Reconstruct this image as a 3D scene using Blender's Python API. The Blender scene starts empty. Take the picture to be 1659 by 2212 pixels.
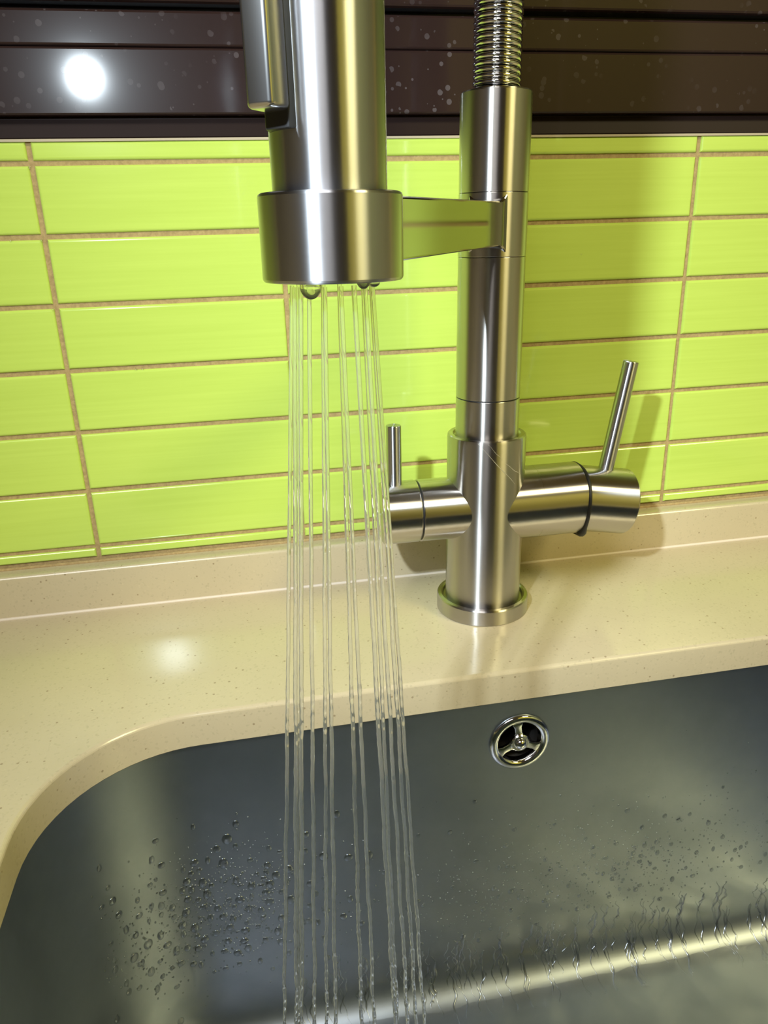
import bpy, bmesh, math, random
from mathutils import Vector, Matrix
from mathutils.geometry import tessellate_polygon

random.seed(7)
PI = math.pi
SC = bpy.context.scene
COL = SC.collection

# ------------------------------------------------------------------ camera
CAM = Vector((0.10237, -0.48259, -0.04116))
cam_d = bpy.data.cameras.new('camera')
cam_o = bpy.data.objects.new('camera', cam_d); COL.objects.link(cam_o)
ca = Vector((0.98126944, -0.19051607, -0.02852932))
cb = Vector((0.09241798, 0.33562579, 0.93745093))
cc = Vector((0.16902429, 0.92252857, -0.34694645))
mw = Matrix.Identity(4)
for i in range(3):
    mw[i][0] = ca[i]; mw[i][1] = cb[i]; mw[i][2] = -cc[i]; mw[i][3] = CAM[i]
cam_o.matrix_world = mw
cam_d.sensor_fit = 'VERTICAL'
cam_d.sensor_height = 36.0
cam_d.lens = 1630.4 / 2212.0 * 36.0
cam_d.clip_start = 0.01
SC.camera = cam_o

# ------------------------------------------------------------------ world
w = bpy.data.worlds.new('world'); SC.world = w; w.use_nodes = True
w.node_tree.nodes['Background'].inputs[0].default_value = (0.010, 0.012, 0.018, 1)
w.node_tree.nodes['Background'].inputs[1].default_value = 1.0

# ------------------------------------------------------------------ lights
def area(name, loc, target, size, power, colour, spread=PI):
    l = bpy.data.lights.new(name, 'AREA'); l.shape = 'DISK'; l.size = size
    l.energy = power; l.color = colour; l.spread = spread
    o = bpy.data.objects.new(name, l); COL.objects.link(o)
    o.location = loc
    o.rotation_euler = (Vector(target) - Vector(loc)).to_track_quat('-Z', 'Y').to_euler()
    return o
# the hand torch held up to the left of the camera
area('torch_light', (-0.036, -0.505, 0.128), (0.34, -0.05, -0.15), 0.020, 1.34, (0.80, 0.92, 1.0), math.radians(96))
# two unseen fill lamps added at ceiling height to lift the shadows
area('fill_light', (-0.40, -1.50, 1.27), (-0.40, -1.50, 0.0), 0.90, 22.0, (1.0, 0.97, 0.94))
area('fill_light', (1.45, -1.45, 1.27), (1.45, -1.45, 0.0), 0.70, 36.0, (1.0, 0.89, 0.44))

SC.view_settings.view_transform = 'Standard'
SC.view_settings.look = 'None'
SC.view_settings.exposure = 0.0
SC.view_settings.gamma = 1.0
SC.view_settings.use_curve_mapping = False
SC.cycles.use_denoising = True
SC.cycles.caustics_refractive = True
SC.cycles.caustics_reflective = True
SC.cycles.blur_glossy = 0.3
SC.cycles.max_bounces = 14
SC.cycles.transmission_bounces = 12
SC.cycles.transparent_max_bounces = 16

# ------------------------------------------------------------------ materials
def mat(name, colour=(0.5, 0.5, 0.5), rough=0.5, metal=0.0, **kw):
    m = bpy.data.materials.new(name); m.use_nodes = True
    b = m.node_tree.nodes['Principled BSDF']
    b.inputs['Base Color'].default_value = (*colour, 1)
    b.inputs['Roughness'].default_value = rough
    b.inputs['Metallic'].default_value = metal
    for k, v in kw.items():
        b.inputs[k.replace('_', ' ')].default_value = v
    return m, m.node_tree.nodes, m.node_tree.links, b

def coords(n, l, scale=(1, 1, 1), rot=(0, 0, 0)):
    g = n.new('ShaderNodeNewGeometry'); mp = n.new('ShaderNodeMapping')
    mp.inputs['Scale'].default_value = scale
    mp.inputs['Rotation'].default_value = rot
    l.new(g.outputs['Position'], mp.inputs['Vector'])
    return mp.outputs['Vector']

def noise(n, l, vec, scale, detail=3, rough=0.5):
    t = n.new('ShaderNodeTexNoise'); t.inputs['Scale'].default_value = scale
    t.inputs['Detail'].default_value = detail; t.inputs['Roughness'].default_value = rough
    l.new(vec, t.inputs['Vector']); return t.outputs['Fac']

def ramp(n, l, fac, stops):
    r = n.new('ShaderNodeValToRGB'); cr = r.color_ramp
    while len(cr.elements) < len(stops): cr.elements.new(0.5)
    for e, (p, c) in zip(cr.elements, stops):
        e.position = p; e.color = (*c, 1) if len(c) == 3 else c
    l.new(fac, r.inputs['Fac']); return r.outputs['Color']

def bump(n, l, b, h, strength, dist):
    t = n.new('ShaderNodeBump'); t.inputs['Strength'].default_value = strength
    t.inputs['Distance'].default_value = dist
    l.new(h, t.inputs['Height']); l.new(t.outputs['Normal'], b.inputs['Normal'])

def mixc(n, l, fac, a, b, mode='MIX'):
    m = n.new('ShaderNodeMix'); m.data_type = 'RGBA'; m.blend_type = mode
    for sock, v in ((m.inputs[0], fac), (m.inputs[6], a), (m.inputs[7], b)):
        if hasattr(v, 'is_linked'): l.new(v, sock)
        elif isinstance(v, (int, float)): sock.default_value = v
        else: sock.default_value = (*v, 1)
    return m.outputs[2]

M = {}
# lime glazed tile: brushed horizontal streaks in the glaze
m, n, l, b = mat('lime_glaze', (0.52, 0.74, 0.06), 0.12, Coat_Weight=0.25, Coat_Roughness=0.05)
v = coords(n, l, (3.0, 3.0, 130.0))
f1 = noise(n, l, v, 3.0, 4)
l.new(ramp(n, l, f1, [(0.30, (0.505, 0.665, 0.114)), (0.70, (0.545, 0.710, 0.130))]), b.inputs['Base Color'])
bump(n, l, b, f1, 0.02, 0.0002)
M['tile'] = m
# sandy tan grout
m, n, l, b = mat('tan_grout', (0.42, 0.30, 0.12), 0.9)
f1 = noise(n, l, coords(n, l), 420, 4, 0.7)
l.new(ramp(n, l, f1, [(0.25, (0.30, 0.205, 0.085)), (0.75, (0.50, 0.36, 0.16))]), b.inputs['Base Color'])
bump(n, l, b, f1, 0.6, 0.0006)
M['grout'] = m
# beige engineered quartz with fine dark and light grains
def quartz(name, tint=1.0):
    m, n, l, b = mat(name, (0.6, 0.5, 0.32), 0.16)
    v = coords(n, l)
    f1 = noise(n, l, v, 9, 3)
    base = ramp(n, l, f1, [(0.3, (0.525 * tint, 0.440 * tint, 0.290 * tint)), (0.7, (0.578 * tint, 0.488 * tint, 0.322 * tint))])
    vo = n.new('ShaderNodeTexVoronoi'); vo.inputs['Scale'].default_value = 900; l.new(v, vo.inputs['Vector'])
    g1 = ramp(n, l, vo.outputs['Color'], [(0.0, (0.72, 0.72, 0.72)), (0.25, (1, 1, 1)), (0.85, (1, 1, 1)), (1.0, (1.12, 1.12, 1.12))])
    c1 = mixc(n, l, 0.55, base, g1, 'MULTIPLY')
    vs = n.new('ShaderNodeTexVoronoi'); vs.inputs['Scale'].default_value = 260; l.new(v, vs.inputs['Vector'])
    rsel = n.new('ShaderNodeSeparateColor'); l.new(vs.outputs['Color'], rsel.inputs[0])
    near = n.new('ShaderNodeMath'); near.operation = 'LESS_THAN'; near.inputs[1].default_value = 0.16
    l.new(vs.outputs['Distance'], near.inputs[0])
    pick = n.new('ShaderNodeMath'); pick.operation = 'GREATER_THAN'; pick.inputs[1].default_value = 0.84
    l.new(rsel.outputs[0], pick.inputs[0])
    mul = n.new('ShaderNodeMath'); mul.operation = 'MULTIPLY'
    l.new(near.outputs[0], mul.inputs[0]); l.new(pick.outputs[0], mul.inputs[1])
    mul2 = n.new('ShaderNodeMath'); mul2.operation = 'MULTIPLY'; mul2.inputs[1].default_value = 0.6
    l.new(mul.outputs[0], mul2.inputs[0])
    c2 = mixc(n, l, mul2.outputs[0], c1, (0.22, 0.15, 0.08))
    l.new(c2, b.inputs['Base Color'])
    f2 = noise(n, l, v, 700, 2)
    bump(n, l, b, f2, 0.05, 0.0002)
    return m
M['quartz'] = quartz('beige_quartz')
M['edge'] = mat('tile_edge_joint', (0.46, 0.39, 0.27), 0.6)[0]
M['caulk'] = mat('pale_caulk', (0.72, 0.62, 0.50), 0.45)[0]
# brushed steel of the tap: grain runs round the cylinder, so highlights stretch along it
def steel(name, col, rough, axis='Z', brush=(6, 6, 900), amp=0.012):
    m, n, l, b = mat(name, col, rough, 1.0, Anisotropic=1.0, Anisotropic_Rotation=0.25)
    tg = n.new('ShaderNodeTangent'); tg.direction_type = 'RADIAL'; tg.axis = axis
    l.new(tg.outputs[0], b.inputs['Tangent'])
    f1 = noise(n, l, coords(n, l, brush), 1.0, 3)
    mr = n.new('ShaderNodeMapRange'); mr.inputs[3].default_value = rough - amp; mr.inputs[4].default_value = rough + amp
    l.new(f1, mr.inputs[0]); l.new(mr.outputs[0], b.inputs['Roughness'])
    return m
M['steel'] = steel('brushed_tap_steel', (0.54, 0.52, 0.50), 0.28)
M['steel_x'] = steel('brushed_valve_steel', (0.58, 0.55, 0.52), 0.28, 'X', (900, 6, 6))
M['spray'] = steel('satin_spray_steel', (0.52, 0.53, 0.56), 0.31)
M['arm'] = mat('dull_polished_steel', (0.44, 0.43, 0.40), 0.09, 1.0)[0]
M['scratch'] = mat('bare_scratch', (0.80, 0.78, 0.74), 0.5)[0]
M['satin'] = mat('satin_lever_steel', (0.60, 0.60, 0.60), 0.22, 1.0)[0]
M['chrome'] = mat('polished_chrome', (0.70, 0.70, 0.70), 0.08, 1.0)[0]
# satin sink steel with faint scratches and water marks
m, n, l, b = mat('satin_sink_steel', (0.42, 0.42, 0.42), 0.36, 1.0)
f1 = noise(n, l, coords(n, l, (1, 1, 1)), 26, 5, 0.65)
f2 = noise(n, l, coords(n, l, (4, 4, 60)), 12, 3)
l.new(ramp(n, l, f1, [(0.3, (0.225, 0.250, 0.285)), (0.7, (0.260, 0.288, 0.325))]), b.inputs['Base Color'])
mr = n.new('ShaderNodeMapRange'); mr.inputs[3].default_value = 0.37; mr.inputs[4].default_value = 0.43
l.new(f1, mr.inputs[0]); l.new(mr.outputs[0], b.inputs['Roughness'])
bump(n, l, b, f2, 0.05, 0.0004)
M['sink'] = m
M['black'] = mat('black_rubber', (0.012, 0.012, 0.013), 0.45)[0]
M['hole'] = mat('overflow_pipe_plastic', (0.02, 0.018, 0.016), 0.6)[0]
M['hose'] = mat('grey_hose', (0.06, 0.06, 0.06), 0.4)[0]
# dark brown window profile with dried splash marks
m, n, l, b = mat('dark_brown_frame', (0.026, 0.014, 0.013), 0.30, Specular_IOR_Level=0.07, Coat_Weight=0.32, Coat_Roughness=0.10)
v = coords(n, l)
vo = n.new('ShaderNodeTexVoronoi'); vo.inputs['Scale'].default_value = 240; vo.inputs['Randomness'].default_value = 1.0
l.new(v, vo.inputs['Vector'])
sp = n.new('ShaderNodeSeparateColor'); l.new(vo.outputs['Color'], sp.inputs[0])
sz = n.new('ShaderNodeMapRange'); sz.inputs[3].default_value = 0.10; sz.inputs[4].default_value = 0.42
l.new(sp.outputs[1], sz.inputs[0])
lt = n.new('ShaderNodeMath'); lt.operation = 'LESS_THAN'; l.new(vo.outputs['Distance'], lt.inputs[0]); l.new(sz.outputs[0], lt.inputs[1])
gt = n.new('ShaderNodeMath'); gt.operation = 'GREATER_THAN'; gt.inputs[1].default_value = 0.60; l.new(sp.outputs[0], gt.inputs[0])
mk = n.new('ShaderNodeMath'); mk.operation = 'MULTIPLY'; l.new(lt.outputs[0], mk.inputs[0]); l.new(gt.outputs[0], mk.inputs[1])
patch = noise(n, l, v, 14, 3)
pr = ramp(n, l, patch, [(0.40, (0, 0, 0)), (0.62, (1, 1, 1))])
mk2 = n.new('ShaderNodeMath'); mk2.operation = 'MULTIPLY'; l.new(mk.outputs[0], mk2.inputs[0]); l.new(pr, mk2.inputs[1])
mk3 = n.new('ShaderNodeMath'); mk3.operation = 'MULTIPLY'; mk3.inputs[1].default_value = 0.55; l.new(mk2.outputs[0], mk3.inputs[0])
l.new(mixc(n, l, mk3.outputs[0], (0.026, 0.014, 0.013), (0.13, 0.11, 0.12)), b.inputs['Base Color'])
M['frame'] = m
M['frame_plain'] = mat('dark_brown_bead', (0.018, 0.010, 0.009), 0.45, Specular_IOR_Level=0.08)[0]
M['glass'] = mat('window_glass', (0.02, 0.02, 0.025), 0.03)[0]
# water
def water(name, clear, glint=0.0):
    m = bpy.data.materials.new(name); m.use_nodes = True
    n, l = m.node_tree.nodes, m.node_tree.links
    n.clear()
    o = n.new('ShaderNodeOutputMaterial'); g = n.new('ShaderNodeBsdfGlass'); t = n.new('ShaderNodeBsdfTransparent')
    g.inputs['IOR'].default_value = 1.333; g.inputs['Roughness'].default_value = 0.02
    x = n.new('ShaderNodeMixShader'); x.inputs[0].default_value = clear
    l.new(g.outputs[0], x.inputs[1]); l.new(t.outputs[0], x.inputs[2])
    if glint > 0:                                    # white mixed in to stand for torch glints smeared along the streams
        d = n.new('ShaderNodeBsdfTranslucent'); d.inputs[0].default_value = (0.92, 0.96, 1.0, 1)
        e = n.new('ShaderNodeBsdfDiffuse'); e.inputs[0].default_value = (0.92, 0.96, 1.0, 1)
        de = n.new('ShaderNodeMixShader'); de.inputs[0].default_value = 0.6
        l.new(d.outputs[0], de.inputs[1]); l.new(e.outputs[0], de.inputs[2])
        y = n.new('ShaderNodeMixShader'); y.inputs[0].default_value = glint
        l.new(x.outputs[0], y.inputs[1]); l.new(de.outputs[0], y.inputs[2]); l.new(y.outputs[0], o.inputs[0])
    else: l.new(x.outputs[0], o.inputs[0])
    return m
M['jet'] = water('running_water', 0.15, 0.04)
M['hang'] = water('hanging_water', 0.08)
# droplets on steel: clear skin that mirrors the room over the metal behind it
m = bpy.data.materials.new('droplet_water'); m.use_nodes = True
n, l = m.node_tree.nodes, m.node_tree.links; n.clear()
o_ = n.new('ShaderNodeOutputMaterial'); t_ = n.new('ShaderNodeBsdfTransparent'); g_ = n.new('ShaderNodeBsdfGlossy')
g_.inputs[0].default_value = (0.34, 0.37, 0.41, 1); g_.inputs['Roughness'].default_value = 0.20
x_ = n.new('ShaderNodeMixShader'); x_.inputs[0].default_value = 0.45
l.new(t_.outputs[0], x_.inputs[1]); l.new(g_.outputs[0], x_.inputs[2]); l.new(x_.outputs[0], o_.inputs[0])
M['drop'] = m
m = bpy.data.materials.new('splash_water'); m.use_nodes = True
n, l = m.node_tree.nodes, m.node_tree.links; n.clear()
o_ = n.new('ShaderNodeOutputMaterial'); t_ = n.new('ShaderNodeBsdfTransparent'); g_ = n.new('ShaderNodeBsdfGlossy')
g_.inputs['Roughness'].default_value = 0.08
x_ = n.new('ShaderNodeMixShader'); x_.inputs[0].default_value = 0.14
l.new(t_.outputs[0], x_.inputs[1]); l.new(g_.outputs[0], x_.inputs[2]); l.new(x_.outputs[0], o_.inputs[0])
M['splash'] = m
M['film'] = water('water_film', 0.60)
# room
m, n, l, b = mat('yellow_plaster', (0.74, 0.68, 0.20), 0.7)
f1 = noise(n, l, coords(n, l), 5, 3)
l.new(ramp(n, l, f1, [(0.3, (0.70, 0.65, 0.18)), (0.7, (0.78, 0.71, 0.23))]), b.inputs['Base Color'])
M['yellow'] = m
M['grey'] = mat('grey_green_plaster', (0.26, 0.30, 0.22), 0.7)[0]
M['dark'] = mat('dark_surround', (0.040, 0.026, 0.030), 0.5)[0]
M['white'] = mat('tan_plaster', (0.34, 0.27, 0.14), 0.8)[0]
M['floor'] = mat('dark_floor', (0.16, 0.12, 0.09), 0.5)[0]

# ------------------------------------------------------------------ helpers
def obj(name, bm_or_me, m, parent=None, smooth=None):
    if isinstance(bm_or_me, bmesh.types.BMesh):
        me = bpy.data.meshes.new(name); bm_or_me.normal_update(); bm_or_me.to_mesh(me); bm_or_me.free()
    else: me = bm_or_me
    if m is not None and not me.materials: me.materials.append(M[m])
    if smooth is not None:
        me.polygons.foreach_set('use_smooth', [True] * len(me.polygons))
        me.set_sharp_from_angle(angle=math.radians(smooth))
    o = bpy.data.objects.new(name, me); COL.objects.link(o)
    if parent: o.parent = parent
    return o

def tag(o, label=None, cat=None, group=None, kind=None):
    if label: o['label'] = label
    if cat: o['category'] = cat
    if group: o['group'] = group
    if kind: o['kind'] = kind
    return o

def empty(name, loc=(0, 0, 0), rot=(0, 0, 0)):
    o = bpy.data.objects.new(name, None); COL.objects.link(o)
    o.location = loc; o.rotation_euler = rot; o.empty_display_size = 0.02
    return o

def box(bm, x0, x1, y0, y1, z0, z1):
    vs = [bm.verts.new((x, y, z)) for z in (z0, z1) for y in (y0, y1) for x in (x0, x1)]
    for f in ((0, 2, 3, 1), (4, 5, 7, 6), (0, 1, 5, 4), (2, 6, 7, 3), (0, 4, 6, 2), (1, 3, 7, 5)):
        bm.faces.new([vs[i] for i in f])

def bevel_all(bm, w, seg=2, ang=30):
    bm.normal_update()
    e = [e for e in bm.edges if len(e.link_faces) == 2 and e.calc_face_angle(0) > math.radians(ang)]
    bmesh.ops.bevel(bm, geom=e, offset=w, segments=seg, profile=0.5, affect='EDGES', clamp_overlap=True)

def frame_axes(d):
    d = d.normalized(); u = d.orthogonal().normalized()
    return u, d.cross(u).normalized()

def lathe(bm, prof, origin=(0, 0, 0), axis=(0, 0, 1), seg=64, cap=True):
    """prof: list of (radius, height along axis)"""
    o = Vector(origin); d = Vector(axis).normalized(); u, v = frame_axes(d)
    rings = []
    for r, h in prof:
        c = o + d * h
        if r < 1e-7: rings.append([bm.verts.new(c)])
        else: rings.append([bm.verts.new(c + (u * math.cos(2 * PI * k / seg) + v * math.sin(2 * PI * k / seg)) * r) for k in range(seg)])
    for A, B in zip(rings, rings[1:]):
        for k in range(seg):
            k2 = (k + 1) % seg
            if len(A) == 1 and len(B) == 1: continue
            if len(A) == 1: bm.faces.new((A[0], B[k2], B[k]))
            elif len(B) == 1: bm.faces.new((A[k], A[k2], B[0]))
            else: bm.faces.new((A[k], A[k2], B[k2], B[k]))
    if cap:
        if len(rings[0]) > 1: bm.faces.new(list(reversed(rings[0])))
        if len(rings[-1]) > 1: bm.faces.new(rings[-1])
    bmesh.ops.recalc_face_normals(bm, faces=bm.faces)

def rod(r, h0, h1, bev=0.0006):
    return [(0, h0), (r - bev, h0), (r - bev * 0.3, h0 + bev * 0.3), (r, h0 + bev), (r, h1 - bev), (r - bev * 0.3, h1 - bev * 0.3), (r - bev, h1), (0, h1)]

def sweep(bm, pts, radii, sides=8, cap=True):
    """tube along points with parallel-transported frames"""
    pts = [Vector(p) for p in pts]; N = len(pts)
    t = (pts[1] - pts[0]).normalized(); u, v = frame_axes(t)
    rings = []
    for i in range(N):
        t2 = (pts[min(i + 1, N - 1)] - pts[max(i - 1, 0)]).normalized()
        q = t.rotation_difference(t2); u = q @ u; t = t2
        v = t.cross(u).normalized(); u = v.cross(t).normalized()
        r = radii[i] if hasattr(radii, '__len__') else radii
        rings.append([bm.verts.new(pts[i] + (u * math.cos(2 * PI * k / sides) + v * math.sin(2 * PI * k / sides)) * r) for k in range(sides)])
    for A, B in zip(rings, rings[1:]):
        for k in range(sides):
            k2 = (k + 1) % sides
            bm.faces.new((A[k], A[k2], B[k2], B[k]))
    if cap:
        bm.faces.new(list(reversed(rings[0]))); bm.faces.new(rings[-1])
    return rings

def rrect(x0, x1, y0, y1, r, seg=16):
    """rounded rectangle loop, counter-clockwise"""
    out = []
    for cx, cy, a0 in ((x1 - r, y1 - r, 0), (x0 + r, y1 - r, PI / 2), (x0 + r, y0 + r, PI), (x1 - r, y0 + r, 1.5 * PI)):
        for k in range(seg + 1):
            a = a0 + PI / 2 * k / seg
            out.append((cx + r * math.cos(a), cy + r * math.sin(a)))
    return out

# ------------------------------------------------------------------ the room
ZC = -0.267            # worktop surface
TILE_H, TILE_W = 0.038, 0.13393
TOP_Z, BOT_Z = 0.0115, -0.2352
GROUT_Y = 0.0016       # grout lies behind the tile faces (y = 0)
RX0, RX1, RY0, RZ0, RZ1 = -1.25, 2.20, -2.30, ZC - 0.90, 1.30

bm = bmesh.new()
box(bm, RX0, RX1, GROUT_Y, 0.12, RZ0, TOP_Z - 0.0005)
box(bm, RX0, -0.95, GROUT_Y, 0.12, TOP_Z, RZ1)
box(bm, 1.35, RX1, GROUT_Y, 0.12, TOP_Z, RZ1)
box(bm, -0.95, 1.35, GROUT_Y, 0.12, 0.95, RZ1)
wall = tag(obj('wall_back', bm, 'grout'), 'tan grouted wall carrying the lime green tiles behind the tap', kind='structure')

def slab(name, dims, m, label):
    bm = bmesh.new(); box(bm, *dims)
    return tag(obj(name, bm, m), label, kind='structure')
slab('floor', (RX0, RX1, RY0, 0.12, RZ0 - 0.05, RZ0), 'floor', 'dark kitchen floor')
slab('ceiling', (RX0, RX1, RY0, 0.12, RZ1, RZ1 + 0.05), 'white', 'tan kitchen ceiling')
slab('wall_left', (RX0 - 0.05, RX0, RY0, 0.12, RZ0, RZ1), 'dark', 'dark side wall of the kitchen')
slab('wall_right', (RX1, RX1 + 0.05, RY0, 0.12, RZ0, RZ1), 'grey', 'grey green side wall of the kitchen')
slab('wall_front', (RX0, RX1, RY0 - 0.05, RY0, RZ0, RZ1), 'yellow', 'yellow plastered wall opposite the sink')
slab('dark_stand_in', (RX0, 0.62, RY0 + 0.002, RY0 + 0.50, RZ0, RZ1), 'dark', 'added dark slab opposite the sink, standing in for the camera holder')  # unseen slab, added to give the dark bands mirrored in the tap

# tiles: each one its own piece of the back wall
G = 0.0027
def tile_mesh(w, h, name):
    bm = bmesh.new()
    box(bm, -w / 2, w / 2, -0.0, 0.006, -h / 2, h / 2)
    e = [e for e in bm.edges if all(abs(v.co.y) < 1e-6 for v in e.verts)]
    bmesh.ops.bevel(bm, geom=e, offset=0.0016, segments=4, profile=0.5, affect='EDGES')
    me = bpy.data.meshes.new(name); bm.normal_update(); bm.to_mesh(me); bm.free()
    me.materials.append(M['tile'])
    return me
me_full = tile_mesh(TILE_W - G, TILE_H - G, 'tile_full')
h_top = TOP_Z - 0.0006 - G / 2; me_top = tile_mesh(TILE_W - G, h_top, 'tile_top')
z6 = -6 * TILE_H; h_bot = (z6 - G / 2) - BOT_Z; me_bot = tile_mesh(TILE_W - G, h_bot, 'tile_bottom')
rt = random.Random(3)
for k in range(-9, 16):
    cx = (k + 0.5) * TILE_W
    for r in range(8):
        if r == 0: me, cz = me_top, G / 2 + h_top / 2
        elif r == 7: me, cz = me_bot, BOT_Z + h_bot / 2
        else: me, cz = me_full, -(r - 0.5) * TILE_H
        o = bpy.data.objects.new('tile', me); COL.objects.link(o)
        o.parent = wall
        o.location = (cx + rt.uniform(-.00015, .00015), rt.uniform(-.00012, .00012), cz + rt.uniform(-.00015, .00015))
        o.rotation_euler = (rt.uniform(-.002, .002), rt.uniform(-.0012, .0012), rt.uniform(-.0015, .0015))

# caulk line along the top edge of the tiles
bm = bmesh.new(); box(bm, -0.95, 1.35, -0.0006, 0.01, TOP_Z - 0.0009, TOP_Z + 0.0004)
obj('top_joint', bm, 'edge', wall)

# window: dark profiles above the tiles
win = tag(empty('window_1', (0.2, 0.02, TOP_Z)), 'dark brown window frame spotted with dried splashes above the tiles', kind='structure')
def rail(name, prof, x0, x1, m):
    bm = bmesh.new()
    A = [bm.verts.new((x0 - 0.2, y - 0.02, z - TOP_Z)) for y, z in prof]
    B = [bm.verts.new((x1 - 0.2, y - 0.02, z - TOP_Z)) for y, z in prof]
    for i in range(len(prof)):
        j = (i + 1) % len(prof); bm.faces.new((A[i], A[j], B[j], B[i]))
    bm.faces.new(A); bm.faces.new(B)
    bmesh.ops.recalc_face_normals(bm, faces=bm.faces)
    return obj(name, bm, m, win)
rail('sill_lip', [(0.03, 0.0121), (0.0045, 0.0121), (0.0035, 0.0130), (0.0060, 0.0222), (0.0060, 0.0232), (0.03, 0.0232)], -0.94, 1.34, 'frame_plain')
rail('frame_rail', [(0.03, 0.0234), (0.0016, 0.0234), (0.0006, 0.0238), (0.0, 0.0246), (0.0, 0.0548), (0.0004, 0.0556), (0.0012, 0.0561), (0.03, 0.0561)], -0.94, 1.34, 'frame')
rail('sash_rail', [(0.03, 0.0564), (0.0010, 0.0564), (0.0003, 0.0569), (0.0, 0.0577), (0.0, 0.0720), (0.0006, 0.0730), (0.0016, 0.0735), (0.03, 0.0735)], -0.94, 1.34, 'frame')
rail('shadow_gap', [(0.03, 0.0736), (0.012, 0.0736), (0.012, 0.0768), (0.03, 0.0768)], -0.94, 1.34, 'black')
rail('glazing_bead', [(0.03, 0.0769), (0.002, 0.0769), (0.0004, 0.0776), (0.0, 0.0786), (0.0, 0.117), (0.001, 0.118), (0.03, 0.118)], -0.94, 1.34, 'frame')
rail('pane', [(0.020, 0.118), (0.020, 0.90), (0.026, 0.90), (0.026, 0.118)], -0.90, 1.30, 'glass')
rail('top_rail', [(0.03, 0.90), (0.0, 0.90), (0.0, 0.949), (0.03, 0.949)], -0.94, 1.34, 'frame')
rail('stile', [(0.03, 0.118), (0.0, 0.118), (0.0, 0.90), (0.03, 0.90)], -0.94, -0.90, 'frame')
rail('stile', [(0.03, 0.118), (0.0, 0.118), (0.0, 0.90), (0.03, 0.90)], 1.30, 1.34, 'frame')

# ------------------------------------------------------------------ worktop with the sink cut-out
TH = 0.020
CX0, CX1, CY0, CY1, CR = -0.0075, 0.625, -0.560, -0.1457, 0.072
WX0, WX1, WY0, WY1 = RX0, RX1, -0.640, 0.0
def worktop():
    bm = bmesh.new()
    e = 0.0026
    def ring(off, z, r):
        return [bm.verts.new((x, y, z)) for x, y in rrect(CX0 - off, CX1 + off, CY0 - off, CY1 + off, r)]
    loops = []
    for k in range(7):
        a = PI / 2 * k / 6
        loops.append(ring(e * (1 - math.sin(a)), ZC - e * (1 - math.cos(a)), CR + e * (1 - math.sin(a))))
    loops.append(ring(0.0, ZC - TH + 0.0008, CR)); loops.append(ring(0.0008, ZC - TH, CR + 0.0008))
    for A, B in zip(loops, loops[1:]):
        for k in range(len(A)):
            k2 = (k + 1) % len(A); bm.faces.new((A[k], A[k2], B[k2], B[k]))
    for z, L in ((ZC, loops[0]), (ZC - TH, loops[-1])):
        out = [bm.verts.new(p) for p in ((WX0, WY0, z), (WX1, WY0, z), (WX1, WY1, z), (WX0, WY1, z))]
        allv = out + L
        tri = tessellate_polygon([[v.co.copy() for v in out], [v.co.copy() for v in reversed(L)]])
        allv = out + list(reversed(L))
        for t in tri:
            try: bm.faces.new([allv[i] for i in t])
            except ValueError: pass
        if z == ZC: up = out
        else:
            for k in range(4):
                bm.faces.new((up[k], up[(k + 1) % 4], out[(k + 1) % 4], out[k]))
    bmesh.ops.recalc_face_normals(bm, faces=bm.faces)
    return bm
wt = obj('worktop', worktop(), 'quartz', None, 10)
tag(wt, 'beige speckled quartz worktop with a rounded cut-out for the sink', 'worktop')

# upstand along the wall
UT, UZ = -0.0135, -0.2380
bm = bmesh.new(); box(bm, RX0 + .001, RX1 - .001, UT, -0.0004, ZC + 0.0002, UZ)
e = [e for e in bm.edges if all(abs(v.co.y - UT) < 1e-6 and abs(v.co.z - UZ) < 1e-6 for v in e.verts)]
bmesh.ops.bevel(bm, geom=e, offset=0.002, segments=4, profile=0.5, affect='EDGES')
up = tag(obj('upstand', bm, 'quartz'), 'low beige quartz upstand strip running below the lime tiles', 'upstand')
bm = bmesh.new()
sweep(bm, [(RX0 + .002, UT - 0.0002, ZC + 0.0004), (RX1 - .002, UT - 0.0002, ZC + 0.0004)], 0.0011, 10)
obj('caulk_line', bm, 'caulk', up, 60)
bm = bmesh.new(); sweep(bm, [(RX0 + .002, -0.0010, UZ + 0.0004), (RX1 - .002, -0.0010, UZ + 0.0004)], 0.0012, 8)
obj('joint_line', bm, 'grout', up, 60)

# ------------------------------------------------------------------ sink bowl
SX0, SX1, SY0, SY1, SR = CX0 - 0.0035, CX1 + 0.0035, CY0 - 0.0035, CY1 + 0.0042, 0.076
FZ = -0.503
FIL = 0.024
OV = Vector((0.2398, SY1, -0.3175))
def sink_bowl():
    bm = bmesh.new()
    prof = [(-0.022, ZC - TH - 0.0004), (-0.0015, ZC - TH - 0.0004), (0.0, ZC - TH - 0.0018)]
    for k in range(1, 9): prof.append((0.0, ZC - TH - 0.0018 + (FZ + FIL - (ZC - TH - 0.0018)) * k / 8))
    for k in range(1, 11):
        a = PI / 2 * k / 10
        prof.append((FIL * (1 - math.cos(a)), FZ + FIL * (1 - math.sin(a))))
    loops = [[bm.verts.new((x, y, z)) for x, y in rrect(SX0 + i, SX1 - i, SY0 + i, SY1 - i, max(SR - i, 0.01), 18)] for i, z in prof]
    for A, B in zip(loops, loops[1:]):
        for k in range(len(A)):
            k2 = (k + 1) % len(A); bm.faces.new((A[k], A[k2], B[k2], B[k]))
    bm.faces.new(list(reversed(loops[-1])))
    bmesh.ops.recalc_face_normals(bm, faces=bm.faces)
    bmesh.ops.reverse_faces(bm, faces=bm.faces)
    # sheet thickness
    geo = bmesh.ops.solidify(bm, geom=bm.faces[:], thickness=0.0012)
    bmesh.ops.recalc_face_normals(bm, faces=bm.faces)
    return bm
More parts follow.
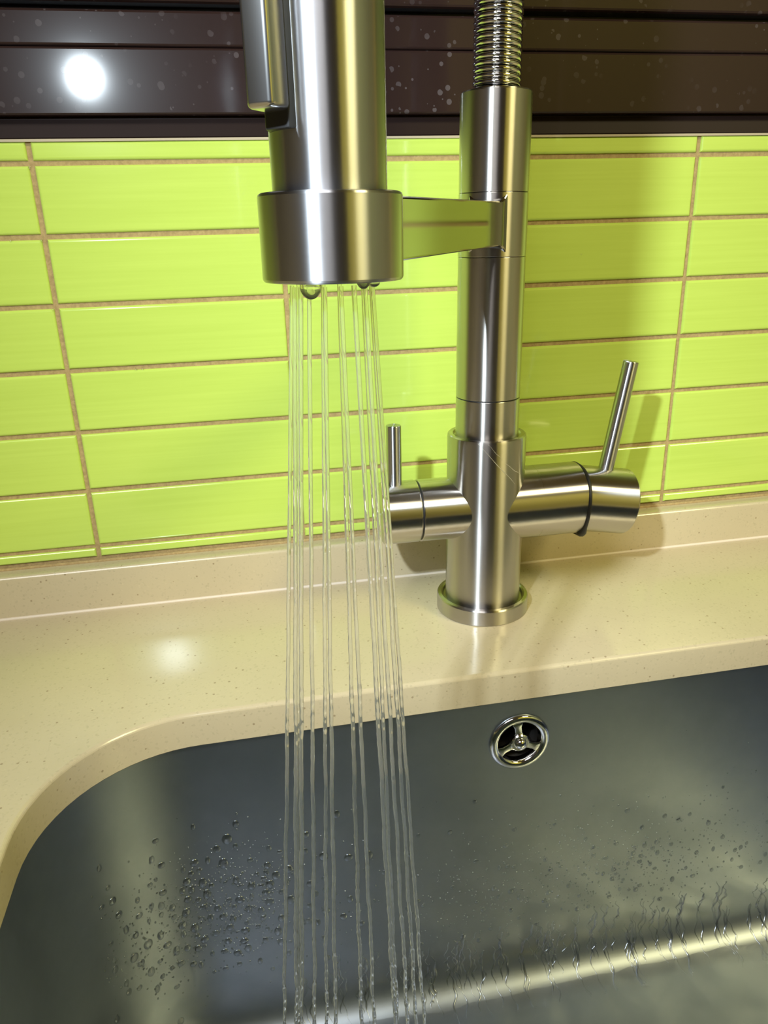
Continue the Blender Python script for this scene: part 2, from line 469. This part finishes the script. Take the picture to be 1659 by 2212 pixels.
sink = obj('sink_basin', sink_bowl(), 'sink', None)
# cut the overflow hole
bm = bmesh.new(); lathe(bm, [(0, -0.02), (0.0135, -0.02), (0.0135, 0.02), (0, 0.02)], OV, (0, 1, 0), 48, False)
cut = obj('cutter', bm, None)
md = sink.modifiers.new('cut', 'BOOLEAN'); md.operation = 'DIFFERENCE'; md.object = cut; md.solver = 'EXACT'
dg = bpy.context.evaluated_depsgraph_get()
me2 = bpy.data.meshes.new_from_object(sink.evaluated_get(dg), depsgraph=dg)
sink.modifiers.clear(); sink.data = me2
bpy.data.objects.remove(cut, do_unlink=True)
me2.polygons.foreach_set('use_smooth', [True] * len(me2.polygons))
me2.set_sharp_from_angle(angle=math.radians(35))
tag(sink, 'undermounted satin steel sink basin with wet walls', 'sink')

# overflow rosette
ov = tag(empty('overflow_grille', OV), 'round chrome overflow grille with three spokes in the sink wall', 'overflow')
Yn = (0, -1, 0)
bm = bmesh.new()
lathe(bm, [(0.0182, -0.0002), (0.0180, 0.0009), (0.0170, 0.0017), (0.0150, 0.0019), (0.0136, 0.0014), (0.0128, 0.0002), (0.0124, -0.0030), (0.0130, -0.0034), (0.0133, -0.0002)], (0, 0, 0), Yn, 64, False)
obj('rim', bm, 'chrome', ov, 50)
bm = bmesh.new()
lathe(bm, [(0.0134, -0.003), (0.0134, -0.030), (0, -0.030)], (0, 0, 0), Yn, 40, False)
obj('pipe', bm, 'hole', ov, 50)
hub_y = 0.0012
bm = bmesh.new()
lathe(bm, [(0, 0.0020), (0.0050, 0.0020), (0.0056, 0.0014), (0.0056, 0.0020 - 0.005), (0, 0.0020 - 0.005)], (0, 0, 0), Yn, 40, False)
hub = obj('hub', bm, 'chrome', ov, 40)
bm = bmesh.new()
lathe(bm, [(0, 0.0046), (0.0014, 0.0045), (0.0030, 0.0036), (0.0036, 0.0020), (0.0036, 0.0010)], (0, 0, 0), Yn, 32, False)
obj('screw_head', bm, 'chrome', hub, 60)
for ang in (97, 205, 335):
    a = math.radians(ang)
    d = Vector((math.cos(a), 0, math.sin(a))); s = Vector((-math.sin(a), 0, math.cos(a)))
    bm = bmesh.new()
    prof = [(0.0040, 0.0032), (0.0065, 0.0021), (0.0100, 0.0021), (0.0134, 0.0036)]
    F = []
    for dist, hw in prof:
        F.append([bm.verts.new(d * dist + s * (hw * sg) + Vector((0, -yy, 0))) for sg, yy in ((-1, 0.0008), (1, 0.0008), (1, -0.0014), (-1, -0.0014))])
    for A, B in zip(F, F[1:]):
        for k in range(4): bm.faces.new((A[k], A[(k + 1) % 4], B[(k + 1) % 4], B[k]))
    bm.faces.new(F[0]); bm.faces.new(F[-1]); bmesh.ops.recalc_face_normals(bm, faces=bm.faces)
    bevel_all(bm, 0.0004, 2)
    obj('spoke', bm, 'chrome', ov, 40)

# ------------------------------------------------------------------ the tap
ROOT = Vector((0.2402, -0.068, ZC))
TILT = 0.0095
tap = tag(empty('kitchen_tap', ROOT, (0, TILT, 0)), 'brushed steel kitchen tap with coiled spring hose and pull-out spray', 'tap')
INV = (Matrix.Translation(ROOT) @ Matrix.Rotation(TILT, 4, 'Y')).inverted()
def lo(p): return INV @ Vector(p)

bm = bmesh.new()
lathe(bm, [(0, 0.0001), (0.0282, 0.0001), (0.0286, 0.0006), (0.0286, 0.0094), (0.0281, 0.0103), (0.0262, 0.0106), (0.0252, 0.0100), (0.0246, 0.0082), (0.0232, 0.0082), (0, 0.0082)], seg=96)
obj('base_ring', bm, 'steel', tap, 20)
bm = bmesh.new()
lathe(bm, [(0, 0.0084), (0.0229, 0.0084), (0.0232, 0.0090), (0.0232, 0.1120), (0.0229, 0.1134), (0.0222, 0.1140), (0.0200, 0.1138), (0.0190, 0.1128), (0.0180, 0.1124), (0, 0.1124)], seg=96)
body = obj('body', bm, 'steel', tap, 20)
# bright scratches worn into the body
for a0, z0, a1, z1, wd in ((-12, 0.1128, 47, 0.0870, 0.00034), (27, 0.1010, 60, 0.0915, 0.00028), (2, 0.1125, 24, 0.1030, 0.00020)):
    bm = bmesh.new(); L_ = []
    for k in range(25):
        t = k / 24; az = math.radians(-18.4 + a0 + (a1 - a0) * t); zz = z0 + (z1 - z0) * t + 0.0003 * math.sin(9 * t)
        w2 = wd * (0.35 + 0.65 * math.sin(PI * (0.06 + 0.88 * t))) * (0.8 + 0.2 * math.sin(31 * t))
        L_.append([bm.verts.new((rr * math.sin(az), -rr * math.cos(az), zz + q)) for rr, q in ((0.0231, -w2), (0.02326, -w2 * 0.5), (0.02326, w2 * 0.5), (0.0231, w2))])
    for A, B in zip(L_, L_[1:]):
        for k in range(3): bm.faces.new((A[k], A[k + 1], B[k + 1], B[k]))
    bmesh.ops.recalc_face_normals(bm, faces=bm.faces)
    obj('scratch', bm, 'scratch', body)
bm = bmesh.new(); lathe(bm, rod(0.0184, 0.1126, 0.1352, 0.0003), seg=96)
obj('collar', bm, 'steel', tap, 20)
bm = bmesh.new(); lathe(bm, rod(0.0179, 0.1350, 0.1362, 0.0001), seg=64)
obj('gasket', bm, 'black', tap, 20)
bm = bmesh.new(); lathe(bm, rod(0.0184, 0.1358, 0.2119, 0.0002), seg=96)
obj('column', bm, 'steel', tap, 20)
bm = bmesh.new(); lathe(bm, rod(0.0185, 0.2121, 0.2437, 0.0003), seg=96)
sleeve = obj('holder_sleeve', bm, 'steel', tap, 20)
bm = bmesh.new(); lathe(bm, [(0, 0.2439), (0.0182, 0.2439), (0.0184, 0.2441), (0.0184, 0.2903), (0.0180, 0.2910), (0.0150, 0.2910), (0.0146, 0.2900), (0.0146, 0.2860), (0, 0.2860)], seg=96)
obj('upper_tube', bm, 'steel', tap, 20)

# holder arm and ring
SP = Vector((0.1281, -0.2800, 0))           # spray axis (world)
PA = lo((SP.x, SP.y, -0.041)); PB = Vector((0, 0, PA.z))
ud = Vector((PB.x - PA.x, PB.y - PA.y, 0)); Larm = ud.length; ud.normalize()
un = Vector((ud.y, -ud.x, 0))
zt0, zb0 = lo((SP.x, SP.y, -0.0318)).z, lo((SP.x, SP.y, -0.0492)).z
zt1, zb1 = 0.2390, 0.2178
bm = bmesh.new(); F = []
st = [(0.012, 0), (0.05, 0), (0.10, 0), (0.15, 0), (0.19, 0), (Larm - 0.0225, 0), (Larm - 0.0190, 0.0006), (Larm - 0.0170, 0.0018), (Larm - 0.0158, 0.0036), (Larm - 0.012, 0.0044)]
for d, fl in st:
    t = d / (Larm - 0.016); t = min(t, 1)
    top = zt0 + (zt1 - zt0) * t + fl; bot = zb0 + (zb1 - zb0) * t - fl
    hw = 0.0082 + fl * 0.5
    p = PA + ud * d
    F.append([bm.verts.new((p.x + un.x * hw * s, p.y + un.y * hw * s, z)) for s, z in ((1, bot), (1, top), (-1, top), (-1, bot))])
for A, B in zip(F, F[1:]):
    for k in range(4): bm.faces.new((A[k], A[(k + 1) % 4], B[(k + 1) % 4], B[k]))
bm.faces.new(F[0]); bm.faces.new(F[-1]); bmesh.ops.recalc_face_normals(bm, faces=bm.faces)
bm.normal_update()
e = [e for e in bm.edges if e.calc_face_angle(0) > math.radians(50)]
bmesh.ops.bevel(bm, geom=e, offset=0.0009, segments=3, profile=0.5, affect='EDGES')
obj('holder_arm', bm, 'arm', tap, 12)
R0 = lo((SP.x, SP.y, -0.0523)); RH = 0.0208
bm = bmesh.new()
lathe(bm, [(0.0150, 0), (0.0176, 0), (0.0179, 0.0003), (0.0181, 0.0008), (0.0181, RH - 0.0008), (0.0179, RH - 0.0003), (0.0174, RH), (0.0150, RH), (0.0146, RH - 0.0006), (0.0146, 0.0006), (0.0150, 0)], R0, seg=96, cap=False)
obj('holder_ring', bm, 'spray', tap, 20)

# spray head: tube, nozzle plate, thumb lever
bm = bmesh.new()
lathe(bm, [(0, 0.0008), (0.0138, 0.0008), (0.0143, 0.0013), (0.0143, 0.150), (0.0138, 0.156), (0.0120, 0.162), (0.0120, 0.176), (0, 0.176)], R0, seg=96)
head = obj('spray_head', bm, 'spray', tap, 20)
bm = bmesh.new(); lathe(bm, [(0, 0.0001), (0.0118, 0.0001), (0.0126, 0.0004), (0.0126, 0.0012), (0, 0.0012)], R0, seg=64)
obj('nozzle_plate', bm, 'hose', head, 20)
ed = Vector((CAM.x - SP.x, CAM.y - SP.y, 0)).normalized(); ex = Vector((-ed.y, ed.x, 0))
def hp(x, d, z): return lo(SP + ex * (x / 1000) + ed * (d / 1000) + Vector((0, 0, z)))
ZL = -0.0148
bm = bmesh.new()
foot = [(-17.6, 15.3), (-11.4, 19.0), (-7.5, 12.6), (-13.6, 8.7)]
rows = []
for z, sh in ((ZL, 0.0), (0.06, -0.5), (0.10, -1.5), (0.118, -3.0)):
    rows.append([bm.verts.new(hp(x + 0.35 * sh * (-1), d + sh, z)) for x, d in foot])
for A, B in zip(rows, rows[1:]):
    for k in range(4): bm.faces.new((A[k], A[(k + 1) % 4], B[(k + 1) % 4], B[k]))
bm.faces.new(rows[0]); bm.faces.new(rows[-1]); bmesh.ops.recalc_face_normals(bm, faces=bm.faces)
bevel_all(bm, 0.0013, 4, 40)
obj('thumb_lever', bm, 'satin', head, 40)
bm = bmesh.new()
foot2 = [(-13.9, 9.4), (-8.4, 13.4), (-6.0, 12.0), (-9.0, 5.0), (-13.4, 3.2)]
rows = [[bm.verts.new(hp(x, d, z)) for x, d in foot2] for z in (ZL - 0.0035, 0.112)]
nf = len(foot2)
for k in range(nf): bm.faces.new((rows[0][k], rows[0][(k + 1) % nf], rows[1][(k + 1) % nf], rows[1][k]))
bm.faces.new(rows[0]); bm.faces.new(rows[1]); bmesh.ops.recalc_face_normals(bm, faces=bm.faces)
bevel_all(bm, 0.0004, 2, 40)
obj('lever_seat', bm, 'black', head, 40)

# hose with its coiled spring, arching from the column over to the spray head
p0 = Vector((0, 0, 0.2865)); top_z = 0.50
p1 = lo((SP.x, SP.y, 0)); p1 = Vector((p1.x, p1.y, R0.z + 0.172))
mid = Vector(((p0.x + p1.x) / 2, (p0.y + p1.y) / 2, 0)); half = (Vector((p1.x, p1.y, 0)) - Vector((p0.x, p0.y, 0))).length / 2
hd = (Vector((p1.x, p1.y, 0)) - Vector((p0.x, p0.y, 0))).normalized()
path = []
for k in range(20): path.append(Vector((p0.x, p0.y, p0.z + (top_z - p0.z) * k / 20)))
for k in range(41):
    a = PI * k / 40
    path.append(mid - hd * (half * math.cos(a)) + Vector((0, 0, top_z + half * math.sin(a))))
for k in range(1, 9): path.append(Vector((p1.x, p1.y, top_z + (p1.z - top_z) * k / 8)))
bm = bmesh.new(); sweep(bm, path, 0.0088, 20)
obj('hose', bm, 'hose', tap, 50)
acc = [0]
for A, B in zip(path, path[1:]): acc.append(acc[-1] + (B - A).length)
side = hd.cross(Vector((0, 0, 1))).normalized()
PITCH, CR_, WR = 0.00288, 0.01105, 0.00141
NSEG = 18; turns = int((acc[-1]) / PITCH)
pts = []; j = 0
for i in range(turns * NSEG + 1):
    s = acc[-1] * i / (turns * NSEG)
    while j < len(acc) - 2 and acc[j + 1] < s: j += 1
    t = (s - acc[j]) / (acc[j + 1] - acc[j])
    c = path[j].lerp(path[j + 1], t)
    ta = (path[min(j + 1, len(path) - 1)] - path[max(j - 1, 0)]).normalized()
    tb = (path[min(j + 2, len(path) - 1)] - path[j]).normalized()
    tt = ta.lerp(tb, t).normalized()
    nn = side.cross(tt).normalized()
    ang = 2 * PI * i / NSEG
    pts.append(c + (side * math.cos(ang) + nn * math.sin(ang)) * CR_)
bm = bmesh.new(); sweep(bm, pts, WR, 8)
obj('coil_spring', bm, 'chrome', tap, 60)

# left valve (short) with upright lever
ZV = 0.0685
bm = bmesh.new(); lathe(bm, rod(0.0187, 0.0, 0.0418, 0.0004), (0, 0, ZV), (-1, 0, 0), 72)
lv = obj('side_valve', bm, 'steel_x', tap, 20)
bm = bmesh.new(); lathe(bm, rod(0.0178, 0.0414, 0.0430, 0.0001), (0, 0, ZV), (-1, 0, 0), 56)
obj('gasket', bm, 'black', lv, 20)
bm = bmesh.new(); lathe(bm, rod(0.0187, 0.0427, 0.0640, 0.0008), (0, 0, ZV), (-1, 0, 0), 72)
obj('valve_cap', bm, 'steel_x', lv, 20)
bm = bmesh.new(); lathe(bm, rod(0.0044, 0.0170, 0.0535, 0.0005), (-0.0562, -0.001, ZV), (0, 0, 1), 40)
obj('lever', bm, 'spray', lv, 20)

# right valve (long, cap knocked down a little) with leaning lever and black seal
bm = bmesh.new(); lathe(bm, rod(0.0222, 0.0, 0.0585, 0.0004), (0, 0, ZV - 0.0005), (1, 0, 0.01), 72)
rv = obj('side_valve', bm, 'steel_x', tap, 20)
dcap = Vector((math.cos(math.radians(9)), 0, -math.sin(math.radians(9))))
ucap = Vector((math.sin(math.radians(9)), 0, math.cos(math.radians(9))))
oc = Vector((0.0585, 0, ZV - 0.0002))
bm = bmesh.new(); lathe(bm, rod(0.0206, -0.0025, 0.0335, 0.0008), oc, dcap, 72)
cap = obj('valve_cap', bm, 'steel_x', rv, 20)
bm = bmesh.new(); lathe(bm, rod(0.0046, 0.0180, 0.0865, 0.0005), oc + dcap * 0.0165, ucap, 40)
obj('lever', bm, 'spray', rv, 20)
bm = bmesh.new(); pts = []; rad = []
for k in range(65):
    a = 2 * PI * k / 64
    # a = 0 top, turning to the front (-y)
    wob = 0.0012 * math.sin(2.3 * a + 0.6) + 0.0012 * math.sin(a)
    pts.append(oc + Vector((-0.0006 + wob, -0.0219 * math.sin(a), 0.0219 * math.cos(a) - 0.0006)))
    near = math.exp(-((a - 0.80 * PI) / 0.22) ** 2)
    rad.append(0.00125 + 0.0016 * near)
sweep(bm, pts, rad, 10)
obj('seal', bm, 'black', rv, 60)

# ------------------------------------------------------------------ running water
JETS = [((0.11736, -0.27895), (0.09574, -0.2784, -0.31881)), ((0.11758, -0.28525), (0.10027, -0.288, -0.30701)),
        ((0.11945, -0.2737), (0.10097, -0.2704, -0.33131)), ((0.11895, -0.28683), (0.10223, -0.2904, -0.3043)),
        ((0.12091, -0.28788), (0.10674, -0.292, -0.30344)), ((0.1265, -0.27002), (0.1121, -0.2648, -0.34226)),
        ((0.12457, -0.28998), (0.11388, -0.2952, -0.30116)), ((0.13094, -0.26982), (0.12648, -0.26448, -0.34694)),
        ((0.12865, -0.28945), (0.12774, -0.2944, -0.30634)), ((0.13204, -0.2884), (0.13557, -0.2928, -0.31084)),
        ((0.13706, -0.27212), (0.1408, -0.268, -0.34635)), ((0.1352, -0.2863), (0.14084, -0.2896, -0.31678)),
        ((0.13849, -0.27633), (0.1474, -0.2744, -0.33953)), ((0.13784, -0.2821), (0.14858, -0.2832, -0.32783))]
ORD = ['leftmost', 'second from the left', 'third from the left', 'fourth from the left', 'fifth from the left', 'sixth from the left', 'seventh from the left',
       'seventh from the right', 'sixth from the right', 'fifth from the right', 'fourth from the right', 'third from the right', 'second from the right', 'rightmost']
for ji, ((ax, ay), B) in enumerate(JETS):
    r = random.Random(100 + ji)
    A = Vector((ax, ay, -0.0533)); B = Vector(B)
    zend = FZ + 0.001
    sl = (B - A) / (B.z - A.z)
    N = 800; pts = []; rad = []
    ph = [r.uniform(0, 6.28) for _ in range(8)]
    base = r.uniform(0.00056, 0.00072)
    for k in range(N + 1):
        t = k / N; z = A.z + (zend - A.z) * t
        p = A + sl * (z - A.z)
        g = min(1.0, max(0.0, (t - 0.06) / 0.45))
        wx = 0.00018 * g * (math.sin(55 * t + ph[0]) + 0.6 * math.sin(131 * t + ph[1]))
        wy = 0.00016 * g * (math.sin(61 * t + ph[2]) + 0.6 * math.sin(117 * t + ph[3]))
        bead = 0.5 * math.sin(290 * t + ph[4]) + 0.35 * math.sin(420 * t + ph[5]) + 0.35 * math.sin(173 * t + ph[6]) + 0.45 * math.sin(760 * t + ph[7])
        pts.append(p + Vector((wx, wy, 0)))
        rad.append(base * (1 + 0.17 * g * bead + 0.12 * g))
    bm = bmesh.new(); sweep(bm, pts, rad, 10)
    o = obj('water_stream', bm, 'jet', None, 80)
    tag(o, 'thin clear water stream falling from the spray head, ' + ORD[ji], 'water stream', 'water streams from the spray head')

def drop(name, loc, rx, ry, rz, label):
    bm = bmesh.new()
    bmesh.ops.create_uvsphere(bm, u_segments=28, v_segments=18, radius=1.0)
    for v in bm.verts:
        k = 1.0 + 0.12 * v.co.z
        v.co = Vector((v.co.x * rx * k, v.co.y * ry * k, v.co.z * rz))
    o = obj(name, bm, 'hang', None, 80); o.location = loc
    return tag(o, label, 'water drop', 'drops hanging under the spray head')
drop('water_drop', (0.12075, -0.29350, -0.05325), 0.0026, 0.0022, 0.0026, 'large round water drop hanging at the left under the spray ring')
drop('water_drop', (0.13370, -0.29330, -0.05225), 0.0017, 0.0014, 0.0017, 'small water drop hanging at the right under the spray ring')
drop('water_drop', (0.13640, -0.29240, -0.05275), 0.0015, 0.0013, 0.0009, 'flat water drop right of the small drop under the spray ring')

# droplets on the back wall of the sink: the large ones are single things
def dome(seg=10, rings=4):
    bm = bmesh.new(); L = []
    for i in range(rings):
        a = PI / 2 * i / rings
        L.append([bm.verts.new((math.cos(a) * math.cos(2 * PI * k / seg), -math.sin(a), math.cos(a) * math.sin(2 * PI * k / seg))) for k in range(seg)])
    tip = bm.verts.new((0, -1, 0))
    base = [bm.verts.new((v.co.x * 0.98, 0.25, v.co.z * 0.98)) for v in L[0]]
    for A, B in zip([base] + L, L):
        for k in range(seg): bm.faces.new((A[k], A[(k + 1) % seg], B[(k + 1) % seg], B[k]))
    for k in range(seg): bm.faces.new((L[-1][k], L[-1][(k + 1) % seg], tip))
    bm.faces.new(base); bmesh.ops.recalc_face_normals(bm, faces=bm.faces)
    return bm
bmd = dome(); me_drop = bpy.data.meshes.new('droplet'); bmd.normal_update(); bmd.to_mesh(me_drop); bmd.free()
me_drop.materials.append(M['drop']); me_drop.polygons.foreach_set('use_smooth', [True] * len(me_drop.polygons))
rd = random.Random(21)
def on_wall(xs, z, lift=0.0):
    """point and turn of the back wall at xs; below the straight part it runs on round the corner"""
    xc = SX0 + SR
    if xs >= xc: return Vector((xs, SY1 - lift, z)), 0.0
    an = (xc - xs) / SR
    return Vector((xc - (SR - lift) * math.sin(an), SY1 - SR + (SR - lift) * math.cos(an), z)), an
def wall_point(cx, cz, sx, sz):
    while True:
        x = rd.gauss(cx, sx); z = rd.gauss(cz, sz)
        if SX0 + 0.005 < x < 0.47 and FZ + FIL + 0.004 < z < -0.325:
            if (Vector((x, 0, z)) - Vector((OV.x, 0, OV.z))).length > 0.022: return x, z
spots = []
while len(spots) < 2600:
    u = rd.random()
    if u < 0.48: x, z = wall_point(0.058, -0.402, 0.034, 0.023); big = 0.0027
    elif u < 0.92: x, z = wall_point(0.29, -0.424, 0.075, 0.022); big = 0.0016
    else: x, z = wall_point(0.20, -0.40, 0.15, 0.035); big = 0.0013
    s = 0.00030 + big * 0.85 * rd.random() ** 2.8
    spots.append((s, x, z, rd.uniform(0.8, 1.25), rd.uniform(0.9, 1.6)))
spots.sort(reverse=True)
placed = []; small = []
for s, x, z, ax_, az_ in spots:
    if len(placed) < 260 and all((x - q[1]) ** 2 + (z - q[2]) ** 2 > (1.3 * (s + q[0])) ** 2 for q in placed): placed.append((s, x, z, ax_, az_))
    else: small.append((min(s, 0.0007), x, z, ax_, az_))
for s, x, z, ax_, az_ in placed:
    o = bpy.data.objects.new('water_droplet', me_drop); COL.objects.link(o)
    p, an = on_wall(x, z, -0.00002)
    o.location = p; o.scale = (s * ax_, s * 0.38, s * az_); o.rotation_euler = (0, 0, an)
    if x < 0.125: tag(o, 'clear water droplet on the sink wall left of the water streams', 'droplet', 'droplets left of the water streams')
    else: tag(o, 'clear water droplet on the sink wall behind and right of the streams', 'droplet', 'droplets right of the water streams')
bm = bmesh.new()
for s, x, z, ax_, az_ in small:
    seg = 6
    def wv(q, lift, k):
        return bm.verts.new(on_wall(x + q * s * ax_ * math.cos(2 * PI * k / seg), z + q * s * az_ * math.sin(2 * PI * k / seg), lift)[0])
    base = [wv(1.0, -0.0002, k) for k in range(seg)]
    midr = [wv(0.75, s * 0.33, k) for k in range(seg)]
    tip = bm.verts.new(on_wall(x, z, s * 0.5)[0])
    for k in range(seg):
        k2 = (k + 1) % seg
        bm.faces.new((base[k], base[k2], midr[k2], midr[k])); bm.faces.new((midr[k], midr[k2], tip))
    bm.faces.new(base)
bmesh.ops.recalc_face_normals(bm, faces=bm.faces)
tag(obj('water_spray_mist', bm, 'drop', None, 80), 'fine mist of tiny droplets on the steel sink wall', 'droplets', kind='stuff')

# rivulets running down the lower wall into the fillet
bm = bmesh.new()
for i in range(150):
    x = rd.uniform(0.10, 0.46) if i > 40 else rd.gauss(0.30, 0.07)
    s0 = rd.uniform(0.0, 0.030); s1 = s0 + rd.uniform(0.012, 0.045)
    w0 = rd.uniform(0.0005, 0.0011); ph = rd.uniform(0, 6.28)
    NN = 44; R_ = []
    for k in range(NN + 1):
        t = k / NN; s = s0 + (s1 - s0) * t          # arc length downwards from 20 mm above the fillet
        zz = FZ + FIL + 0.024 - s
        xx = x + 0.0014 * math.sin(9 * t + ph) + 0.0006 * math.sin(23 * t + 2 * ph)
        wd = w0 * (0.6 + 0.4 * math.sin(7 * t + ph)) * (math.sin(PI * min(1, t * 1.0 + 0.04)) ** 0.4) + 0.00015
        if t > 0.85: wd *= 1.25
        if zz >= FZ + FIL: yc_, zc_, nrm = SY1, zz, Vector((0, -1, 0))
        else:
            a = min((FZ + FIL - zz) / FIL, PI / 2)
            yc_ = SY1 - FIL * (1 - math.cos(a)); zc_ = FZ + FIL * (1 - math.sin(a)); nrm = Vector((0, -math.cos(a), math.sin(a)))
        c = Vector((xx, yc_, zc_))
        R_.append([bm.verts.new(c + Vector((wd * q, 0, 0)) + nrm * (h * wd)) for q, h in ((-1, -0.15), (-0.6, 0.32), (0, 0.46), (0.6, 0.32), (1, -0.15))])
    for A, B in zip(R_, R_[1:]):
        for k in range(5): bm.faces.new((A[k], A[(k + 1) % 5], B[(k + 1) % 5], B[k]))
    bm.faces.new(R_[0]); bm.faces.new(R_[-1])
bmesh.ops.recalc_face_normals(bm, faces=bm.faces)
tag(obj('water_rivulets', bm, 'drop', None, 80), 'wavy water rivulets running down the lower sink wall', 'rivulets', kind='stuff')

# shallow rippling water over the sink floor
bm = bmesh.new(); nx, ny = 230, 120
X0, X1, Y0, Y1 = SX0 + 0.035, SX1 - 0.035, SY0 + 0.035, SY1 - FIL * 0.45
rw = random.Random(5)
waves = [(rw.uniform(60, 420), rw.uniform(0, 6.28), rw.uniform(0, 6.28)) for _ in range(26)]
hit = (0.121, -0.281)
grid = []
for j in range(ny + 1):
    row = []
    for i in range(nx + 1):
        x = X0 + (X1 - X0) * i / nx; y = Y0 + (Y1 - Y0) * j / ny
        h = 0
        for kf, an, p in waves: h += math.sin(kf * (x * math.cos(an) + y * math.sin(an)) + p) / kf
        rr = math.hypot(x - hit[0], y - hit[1])
        h = h * 0.014 + 0.0003 * math.sin(rr * 300) * math.exp(-rr * 7)
        row.append(bm.verts.new((x, y, FZ + 0.0022 + h)))
    grid.append(row)
for j in range(ny):
    for i in range(nx): bm.faces.new((grid[j][i], grid[j][i + 1], grid[j + 1][i + 1], grid[j + 1][i]))
bmesh.ops.recalc_face_normals(bm, faces=bm.faces)
tag(obj('shallow_water', bm, 'film', None, 80), 'shallow rippling water spread over the sink floor', 'water', kind='stuff')

# a few glinting splashes on the tiles
me_splash = me_drop.copy(); me_splash.name = 'splash'; me_splash.materials.clear(); me_splash.materials.append(M['splash'])
for (x, z, r_), lab in (((-0.0011, -0.0021, 0.0010), 'tiny water droplet on a tile corner under the uppermost grout line'),
                   ((-0.0016, -0.0398, 0.0010), 'tiny water droplet beside the second grout crossing on the left'),
                   ((-0.0178, -0.0398, 0.0008), 'tiny water droplet on a tile edge near the left picture border'),
                   ((-0.0018, -0.0778, 0.0010), 'tiny water droplet beside the third grout crossing on the left'),
                   ((0.0398, -0.1152, 0.0010), 'tiny water droplet, left one of a pair on a tile edge'),
                   ((0.0436, -0.1152, 0.0009), 'tiny water droplet, right one of a pair on a tile edge'),
                   ((0.3258, -0.0580, 0.0009), 'tiny water splash on the shaded tile right of the tap column')):
    o = bpy.data.objects.new('water_splash', me_splash); COL.objects.link(o)
    o.location = (x, 0.0004, z); o.scale = (r_, r_ * 1.1, r_)
    tag(o, lab, 'droplet', 'splashes on the tiles')
